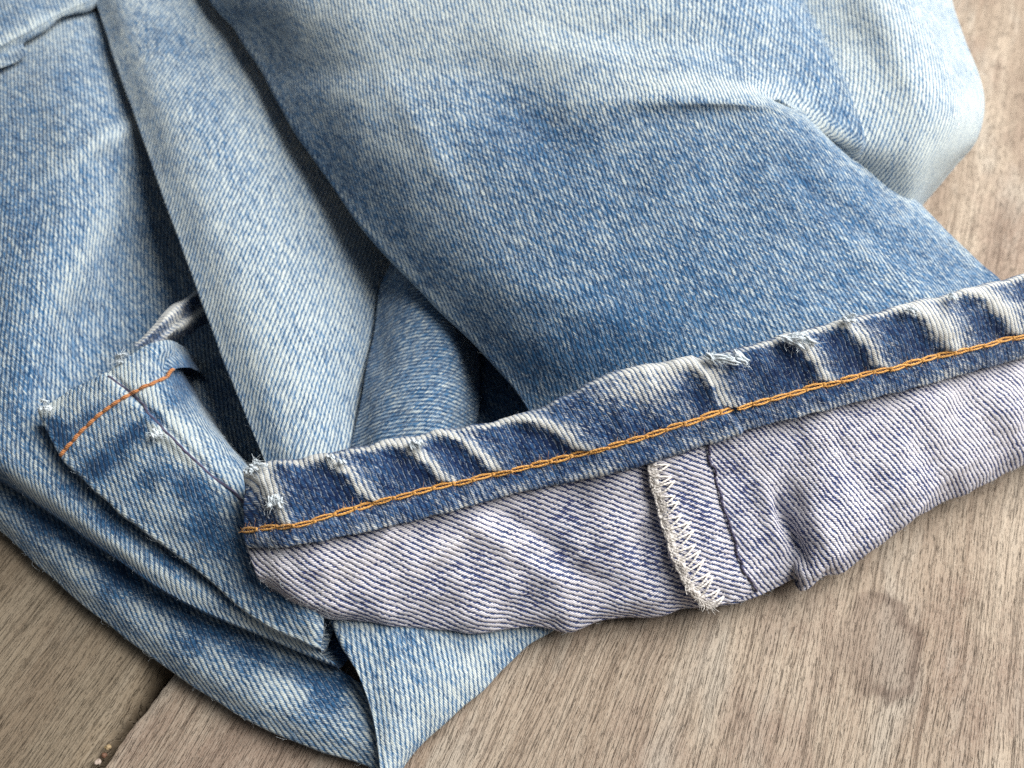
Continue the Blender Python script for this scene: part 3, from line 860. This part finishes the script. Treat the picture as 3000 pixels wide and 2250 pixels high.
for x0, x1, k in RIDGES:
    vc = np.clip(vv, 0, 1)
    xc = x0 - 25 + (x1 - x0 + 60) * vc ** 0.82
    d = (x - xc) / 20.0          # about mm
    env = np.clip(1.2 - 0.6 * vc, 0, 1) * np.clip((1.04 - vv) * 8, 0, 1) * np.clip((vv + 0.4) * 3, 0, 1)
    prof = np.where(d < 0, np.exp(-(d / (1.15 * k)) ** 2), np.exp(-(d / (2.6 * k)) ** 2))
    hh += 0.62 * k * prof * env
    hh -= 0.45 * np.exp(-((d + 3.0) / 1.9) ** 2) * env
    wob = 0.25 * np.sin(vv * 19 + x0) + 0.18 * np.sin(vv * 43 + 2 * x0)
    dw = d + wob * 0.6
    wp = np.where(dw < 0, np.exp(-(dw / (0.75 * k)) ** 2), 0.60 * np.exp(-(dw / (1.1 * k)) ** 2) + 0.40 * np.exp(-(dw / (3.2 * k)) ** 2))
    wear += (0.92 + 0.5 * wob) * wp * np.clip(1.15 - 0.40 * vc, 0, 1.1) * np.clip((1.0 - vv) * 6, 0, 1)
    wear += 0.50 * np.exp(-((d + 2.6) / 3.2) ** 2) * np.exp(-((vv - 0.03) / 0.15) ** 2)
    wear -= 0.26 * np.exp(-((d + 2.9) / 1.7) ** 2) * np.exp(-((vv - 0.6) / 0.35) ** 2)
wear += 0.35 * np.exp(-((vv - 0.02) / 0.08) ** 2)
wear += 0.42 * np.exp(-((vv - 1.50) / 0.16) ** 2) * (0.55 + 0.45 * np.sin(x / 41.0) * np.sin(x / 173.0 + 1.0))
wear += blobs(SH, [(1900, 1110, 170, 55, -18, 0.62), (1980, 1180, 110, 60, 0, 0.28), (770, 1440, 40, 90, 0, 0.6), (2760, 960, 90, 70, 30, 0.35), (2960, 900, 120, 50, 0, 0.3), (735, 1400, 30, 60, 0, 0.5)])
wear += np.where(vv > 1.0, 0.12, 0.0)
hh *= np.clip((vv + 0.10) / 0.40, 0.30, 1)
hh += 0.10 * np.sin(x / 9.0) * np.exp(-((vv - 1.0) / 0.25) ** 2)           # dimples at each stitch
hh += ripple(UH, 33, ((5, 0.10), (2.2, 0.04)))
# overlapped end of the hem cloth at the side seam
xs = 2035 + 92 * np.clip(vv, 0, 1.5)
hh += 0.55 / (1 + np.exp((x - xs) / 2.0)) * np.clip((x - 1500) / 300, 0, 1)
PH = PH + grid_normals(PH) * hh[..., None]
PH = tuck(PH, 'l', [(0.15, 0.8), (1.0, 1.7), (3.5, 2.2)], (0.93, 0.36, 0))
pad = PH.shape[1] - nu
wear = np.concatenate([np.repeat(wear[:, :1], pad, 1), wear], 1)
UH = turn_grain(PH, flatten(PH), (1700, 1250), (0.55, 1))
band = cloth_obj('hem_band', PH, UH, 0.12 + wear * 0.95, M_HEM, cuff_root)

# orange chain stitch: one link after another
SP = PH[13 + 43 - 1, pad:]            # the stitch line on the band
SN = grid_normals(PH)[13 + 43 - 1, pad:]
arc = np.concatenate([[0], np.cumsum(np.linalg.norm(np.diff(SP, axis=0), axis=1))])


def chain_link(seed):
    r = np.random.default_rng(seed)
    L, w = 3.35, 0.23
    t = np.linspace(0, 1, 15)
    ps = []
    for sgn in (-1, 1):
        yy = sgn * (0.10 + w * np.sin(math.pi * np.clip(t * 1.04 + 0.02, 0, 1)) ** 0.8) + r.normal(0, 0.02, 15)
        zz = 0.12 + 0.16 * np.sin(math.pi * t) + 0.12 * np.clip((t - 0.75) * 4, 0, 1) + r.normal(0, 0.015, 15)
        zz[0] -= 0.2
        ps.append(tube(np.stack([(t - 0.5) * L, yy, zz], 1), 0.175 * (0.85 + 0.3 * np.sin(math.pi * t) + 0.12 * np.sin(t * 31 + sgn)), 8))
    a = np.linspace(0, math.pi, 9)
    ps.append(tube(np.stack([L * 0.5 - 0.28 + 0.28 * np.sin(a), 0.20 * np.cos(a), 0.30 + 0.10 * np.sin(a)], 1), 0.18, 8))
    for _ in range(16):
        p = np.array([r.uniform(-L / 2, L / 2), r.uniform(-0.35, 0.35), 0.35])
        d = np.array([r.normal(0, 0.5), r.normal(0, 0.6), r.uniform(0.1, 0.5)])
        q = np.stack([p, p + d * 0.5, p + d + np.array([r.normal(0, 0.2), 0, -0.1])])
        ps.append(tube(q, 0.018, 3, False))
    return join(ps)


links = []
for k in range(5):
    v, f = chain_link(50 + k)
    o = mesh_obj('stitch', v, f, M_ORANGE, band)
    links.append(o)
pos = 1.2
k = 0
while pos < arc[-1] - 2:
    i = int(np.clip(np.searchsorted(arc, pos), 3, nu - 4))
    t = SP[i + 3] - SP[i - 3]; t /= np.linalg.norm(t)
    n = SN[i] - t * (SN[i] @ t); n /= np.linalg.norm(n)
    n = n * 0.5 + VIEWN * 0.5; n -= t * (n @ t); n /= np.linalg.norm(n)
    b = np.cross(n, t)
    if k < 5:
        o = links[k]
    else:
        o = links[k % 5].copy()
        link(o, band)
    sc = random.uniform(0.94, 1.06)
    M = Matrix(((t[0], b[0], n[0], 0), (t[1], b[1], n[1], 0), (t[2], b[2], n[2], 0), (0, 0, 0, 1)))
    p = SP[i] + n * 0.05 + b * random.uniform(-0.10, 0.10)
    o.matrix_local = Matrix.Translation(Vector(p) * MM) @ M @ Matrix.Diagonal((sc, random.uniform(0.68, 0.92), 0.85, 1))
    pos += 2.86 * sc
    k += 1

# ------------------------------------------------------------------ side seam on the lining: raw edge, overlock thread, navy seam
edge_px = [(1890, 1352), (1902, 1400), (1922, 1480), (1940, 1550), (1962, 1620), (1990, 1690), (2030, 1750), (2075, 1792)]
side_px = [(2068, 1300), (2092, 1390), (2120, 1490), (2145, 1560), (2160, 1610), (2180, 1660), (2205, 1705), (2225, 1735)]
E_ = np.array([cuff_point(*p) for p in even(edge_px, 40)])
D_ = np.array([cuff_point(*p) for p in even(side_px, 40)])
for _ in range(4):
    E_[1:-1] = (E_[:-2] + E_[1:-1] + E_[2:]) / 3
    D_[1:-1] = (D_[:-2] + D_[1:-1] + D_[2:]) / 3
inw = (D_ - E_) / np.linalg.norm(D_ - E_, axis=1, keepdims=True)
rowsF = np.array([E_ + inw * 0.5 - VIEWN * 0.3, E_ - inw * 0.05 + VIEWN * 0.15, E_ + VIEWN * 0.95, E_ + inw * 0.7 + VIEWN * 1.35, E_ * 0.66 + D_ * 0.34 + VIEWN * 1.25, E_ * 0.33 + D_ * 0.67 + VIEWN * 0.8, D_ + VIEWN * 0.18, D_ + inw * 0.6 - VIEWN * 0.35])
A = spline(rowsF, np.linspace(0, 7, 60))
PF = spline(A.transpose(1, 0, 2), np.linspace(0, 39, 130))
UF = flatten(PF)
PF = PF + grid_normals(PF) * (ripple(UF, 61, ((5, 0.14), (2.4, 0.05))) + 0.0)[..., None]
UF = turn_grain(PF, UF, (2050, 1550), (1, 0.34))
SF = sight(PF)
flap = cloth_obj('seam_allowance', PF, UF, 0.47, M_BACK, cuff_root)
# frayed raw edge: a matted white band and loose ends
rowsW = np.array([E_ + inw * 0.05 + VIEWN * 0.8, E_ + inw * 0.02 + VIEWN * 1.25, E_ + inw * 0.35 + VIEWN * 1.55, E_ + inw * 0.85 + VIEWN * 1.58, E_ + inw * 1.15 + VIEWN * 1.25])
PW = spline(spline(rowsW, np.linspace(0, 4, 22)).transpose(1, 0, 2), np.linspace(0, 39, 260))
UW = flatten(PW)
PW = PW + grid_normals(PW) * (ripple(UW, 81, ((2.6, 0.14), (1.2, 0.09), (0.6, 0.05))))[..., None]
PW[:, -3:] += (np.random.default_rng(82).normal(0, 0.22, (260, 1, 1)) * inw[0][None, None])
matted = cloth_obj('raw_edge', PW, UW, 0.5, plain('matted_cotton', (0.80, 0.76, 0.73), 0.97, 2.0, 0.12), flap)
r = np.random.default_rng(71)
ps = []
Ef = even(E_, 160)
for i in range(330):
    j = r.integers(0, 160)
    p = Ef[j] + VIEWN * r.uniform(1.2, 1.7) + np.array([r.uniform(-0.1, 0.9), r.normal(0, 0.2), 0])
    d = np.array([r.normal(0.25, 0.35), r.normal(-0.45, 0.35), r.normal(-0.2, 0.2)])
    q = np.stack([p, p + d * 0.6 + r.normal(0, 0.12, 3), p + d * 1.2 + r.normal(0, 0.2, 3)])
    ps.append(tube(q, r.uniform(0.02, 0.06), 4, True))
v, f = join(ps)
o = mesh_obj('raw_edge_fibres', v, f, M_WHITE, flap)
o['kind'] = 'stuff'
# overlock: each V of thread
tips = even([(1962, 1345), (1975, 1400), (1980, 1450), (1996, 1500), (2026, 1550), (2042, 1590), (2062, 1640), (2085, 1690), (2110, 1730), (2132, 1765)], 40)
nV = 15
for k in range(nV):
    s = (k + 0.3) / nV
    e0 = Ef[int(s * 159)] + VIEWN * 1.55
    e1 = Ef[min(159, int((s + 0.92 / nV) * 159))] + VIEWN * 1.55
    tp = tips[min(39, int((s + 0.25 / nV) * 39))]
    jj, ii = visible_at(PF, SF, tp[0] + r.normal(0, 4), tp[1] + r.normal(0, 4))
    tpp = PF[jj, ii] + VIEWN * 0.15
    bow = VIEWN * 0.55
    path1 = even([e0, 0.5 * (e0 + tpp) + bow, tpp], 9)
    path2 = even([tpp, 0.5 * (e1 + tpp) + bow + np.array([0.1, 0, 0]), e1], 9)
    path3 = even([e0 - inw[10] * 0.1, 0.5 * (e0 + e1) - np.array([0.25, 0, 0.1]), e1], 9)
    v, f = join([tube(path1, 0.15, 7), tube(path2, 0.15, 7), tube(path3, 0.17, 7)])
    mesh_obj('overlock_stitch', v, f, M_WHITE, flap)
# navy seam stitches
dp = even(np.array([cuff_point(*p) for p in even(side_px, 24)]) + VIEWN * 0.15, 200)
for k in range(14):
    a, b_ = int(k * 199 / 14), min(199, int((k + 1.08) * 199 / 14))
    seg = dp[a:b_ + 1].copy()
    t = np.linspace(0, 1, len(seg))
    seg += VIEWN * (0.30 * np.sin(math.pi * t) ** 0.5)[:, None] + np.array([0.10 * (-1) ** k, 0, 0])
    v, f = tube(seg[::2], 0.21, 7)
    mesh_obj('seam_stitch', v, f, M_NAVY, flap)

# ------------------------------------------------------------------ the far rim of the open hem, its stitch and its border thread
sheet('hem_rim', [
    [(395, 1010, 17.5), (455, 948, 17), (505, 896, 16), (570, 848, 14), (660, 790, 12)],
    [(404, 1016, 18), (466, 956, 17.6), (518, 905, 16.6), (582, 858, 14.6), (670, 800, 12.4)],
    [(440, 1012, 16), (492, 968, 15.4), (540, 925, 14.4), (596, 890, 12.8), (680, 830, 11)],
    [(470, 1006, 15.6), (512, 972, 15.2), (552, 942, 14.2), (604, 912, 12.6), (690, 850, 10.8)],
    [(500, 1010, 12), (540, 985, 11), (580, 960, 10), (630, 930, 9), (700, 880, 8)],
], (520, 930), (0.4, 1), M_HEM, jeans, 0.15, patches=[(480, 930, 160, 11, -42, 0.9), (545, 945, 100, 11, -38, 0.9), (510, 940, 12, 40, 40, 0.6)], seed=41, res=0.35, waves=((9, 0.2), (4, 0.1)))


def row_curve(G, SG, px, n, lift):
    out = []
    for p in even(px, n):
        j, i = visible_at(G, SG, p[0], p[1])
        out.append(G[j, i])
    out = np.array(out)
    for _ in range(3):
        out[1:-1] = (out[:-2] + out[1:-1] + out[2:]) / 3
    return out + VIEWN * lift


PBs = np.array([v.co[:] for v in hemB.data.vertices]).reshape(PB.shape) / MM
SB = sight(PBs)
st = row_curve(PBs, SB, [(172, 1340), (235, 1270), (289, 1216), (375, 1159), (457, 1118), (500, 1098), (522, 1092)], 150, 0.12)
nst = 14
for k in range(nst):
    a, b_ = int(k * 149 / nst), min(149, int((k + 1.04) * 149 / nst))
    seg = st[a:b_ + 1].copy()
    t = np.linspace(0, 1, len(seg))
    seg += VIEWN * (0.42 * np.sin(math.pi * t) ** 0.5 - 0.22)[:, None] + np.array([0.05 * (-1) ** k, 0.05 * (-1) ** k, 0])
    v, f = tube(seg, 0.24 + 0.08 * np.sin(math.pi * t), 7)
    mesh_obj('stitch', v, f, M_RUST, hemB)
sm = row_curve(PBs, SB, [(318, 1100), (389, 1154), (429, 1195), (497, 1272), (588, 1362), (696, 1453), (800, 1545)], 120, -0.05)
v, f = tube(sm, 0.22, 7)
mesh_obj('seam_stitch', v, f, M_NAVY, hemB)


# ------------------------------------------------------------------ frayed tufts along the hem
def tuft(name, px, z, strands, parent, seed, spread=0.7, rad=0.32):
    r = np.random.default_rng(seed)
    base = at([*px, z])
    ps = []
    for dx, dy, ln in strands:
        ln = ln * 0.72
        d = np.array([dx, 0, 0]) * 1.0 + VIEWN * 0.35 + np.array([0, -0.55, -0.75]) * dy
        p0 = base + np.array([r.normal(0, spread), r.normal(0, 0.3), 0])
        path = np.stack([p0, p0 + d * ln * 0.35 + VIEWN * 0.35, p0 + d * ln * 0.75 + VIEWN * 0.3, p0 + d * ln])
        taper = np.array([0.7, 0.9, 1.0, 1.0, 0.95, 0.9, 0.8, 0.6, 0.25])
        for q in range(5):
            off = r.normal(0, rad * 0.55, 3)
            pq = even(path + off + r.normal(0, 0.10, path.shape), 9)
            ps.append(tube(pq, rad * 0.55 * taper * r.uniform(0.7, 1.1), 6))
        for _ in range(16):
            j = r.integers(0, 9)
            q0 = pq[j] + r.normal(0, 0.15, 3)
            dd = r.normal(0, 0.5, 3) + d * 0.3
            ps.append(tube(np.stack([q0, q0 + dd * 0.6, q0 + dd + r.normal(0, 0.2, 3)]), 0.028, 3, False))
    v, f = join(ps)
    return mesh_obj(name, v, f, M_FRAY, parent)


TUFTS = [((2095, 1044), 30.2, [(1.0, 0.15, 3.6), (0.9, 0.30, 4.2), (0.8, 0.75, 3.2), (0.5, 0.9, 2.2), (0.9, 0.1, 2.6)]),
         ((2165, 1036), 30.4, [(0.8, 0.6, 2.6), (0.5, 0.9, 2.4)]),
         ((2300, 995), 30.6, [(1.0, -0.15, 3.4), (1.0, 0.1, 3.0), (0.9, 0.55, 2.8), (0.7, 0.8, 2.0)]),
         ((2345, 985), 30.8, [(0.8, 0.55, 2.2), (0.6, 0.8, 2.0)]),
         ((2474, 932), 31.0, [(0.5, -0.1, 1.8), (0.8, 0.3, 2.0), (0.6, 0.5, 1.6)]),
         ((2665, 912), 30.8, [(0.6, 0.3, 1.6), (0.4, 0.6, 1.6)]),
         ((2770, 872), 30.4, [(0.5, 0.0, 1.4), (0.7, 0.3, 1.4)]),
         ((1205, 1290), 25.6, [(0.7, 0.3, 1.6), (0.5, 0.8, 2.0), (0.3, 0.5, 1.4)]),
         ((950, 1350), 25.0, [(0.5, 0.2, 1.4), (0.4, 0.5, 1.6)]),
         ((790, 1462), 23.4, [(0.2, 0.7, 2.2), (0.1, 1.0, 2.4), (0.4, 0.8, 1.8), (-0.2, 0.6, 1.6)]),
         ((745, 1372), 23.6, [(-0.4, -0.2, 1.4), (0.3, 0.0, 2.0), (0.5, 0.1, 2.4), (0.0, 0.4, 2.2), (-0.3, 0.3, 1.6)])]
for k, (px, z, s) in enumerate(TUFTS):
    tuft('frayed_tuft', px, z, s, band, 100 + k)
tuft('frayed_tuft', (140, 1188), 18.6, [(0.5, -0.1, 2.0), (-0.4, 0.2, 1.8), (0.6, 0.3, 1.8), (0.2, 0.5, 1.8)], hemB, 140, 0.5, 0.34)
tuft('frayed_tuft', (360, 1058), 20.0, [(0.9, -0.4, 2.6), (0.7, -0.2, 2.0), (-0.5, 0.2, 1.8)], hemB, 141, 0.7, 0.26)
tuft('frayed_tuft', (450, 1262), 19.6, [(0.6, 0.5, 1.8), (0.4, 0.3, 1.6), (0.8, 0.7, 2.0)], hemB, 142, 0.7, 0.30)

# ------------------------------------------------------------------ grit in the joint
def pebble(name, px, z, size, col, label, seed):
    r = np.random.default_rng(seed)
    import bmesh
    bm = bmesh.new()
    bmesh.ops.create_icosphere(bm, subdivisions=2, radius=1.0)
    c = at([*px, z])
    for v in bm.verts:
        n = np.array(v.co)
        k = 1 + 0.16 * math.sin(3.1 * n[0] + seed) + 0.13 * math.sin(4.3 * n[1] + 2 * seed) + r.normal(0, 0.05)
        v.co = Vector((n * k * np.array(size)) * MM)
    me = bpy.data.meshes.new(name)
    bm.to_mesh(me); bm.free()
    me.materials.append(plain(name + '_' + str(seed), col, 0.6, 2.0, 0.3))
    o = bpy.data.objects.new(name, me)
    C.objects.link(o)
    o.location = Vector(c) * MM
    o.rotation_euler = (r.uniform(-0.4, 0.4), r.uniform(-0.4, 0.4), r.uniform(0, 3))
    o['label'] = label
    o['category'] = 'grit'
    o['group'] = 'grit caught in the joint between the boards'
    return o


pebble('grit', (316, 2190), -1.0, (0.45, 0.58, 0.28), (0.36, 0.26, 0.14), 'yellow brown grain of grit in the board joint', 1)
pebble('grit', (287, 2232), -1.2, (0.50, 0.42, 0.26), (0.45, 0.36, 0.30), 'pale pinkish grain of grit lowest in the board joint', 2)
pebble('grit', (305, 2212), -1.6, (0.42, 0.36, 0.35), (0.18, 0.09, 0.055), 'small rust red grain of grit between two paler grains', 3)


# ------------------------------------------------------------------ lint standing off the cloth
def lint(o, n, seed, keep=None, length=0.9, rad=0.010, mat=M_FRAY):
    r = np.random.default_rng(seed)
    P = np.empty(len(o.data.vertices) * 3, np.float32)
    o.data.vertices.foreach_get('co', P)
    N = np.empty(len(o.data.vertices) * 3, np.float32)
    o.data.vertices.foreach_get('normal', N)
    P = P.reshape(-1, 3) / MM
    N = N.reshape(-1, 3)
    ok = np.where(((CAM - P) * N).sum(1) > -10)[0]
    ps = []
    for i in r.choice(ok, n):
        nrm = N[i]
        side = r.normal(0, 1, 3)
        side -= nrm * (side @ nrm)
        L = length * r.uniform(0.3, 1.3)
        p = P[i]
        curl = r.normal(0, 0.3, 3) * L
        a = p + (side * 0.35 + nrm * 0.35) * L
        b = p + (side * 0.8 + nrm * r.uniform(0.1, 0.5)) * L + curl
        ps.append(tube(spline(np.stack([p, a, b]), np.linspace(0, 2, 5)), rad * r.uniform(0.6, 1.3), 3, False))
    v, f = join(ps)
    c = mesh_obj('lint_fibres', v, f, mat, o)
    c['kind'] = 'stuff'
    return c


lint(band, 900, 201, length=0.7)
for o in [c for c in cuff_root.children if c.name.startswith('turned_up_lining')]:
    lint(o, 700, 210 + len(o.name), length=0.8)
for nm, n in (('leg', 1500), ('folded_leg', 500), ('hem_end', 500), ('leg_corner', 300), ('under_leg', 400), ('thigh', 400), ('inner_fold', 200), ('back_fold', 400)):
    lint(bpy.data.objects[nm], n, 300 + n, length=0.8)
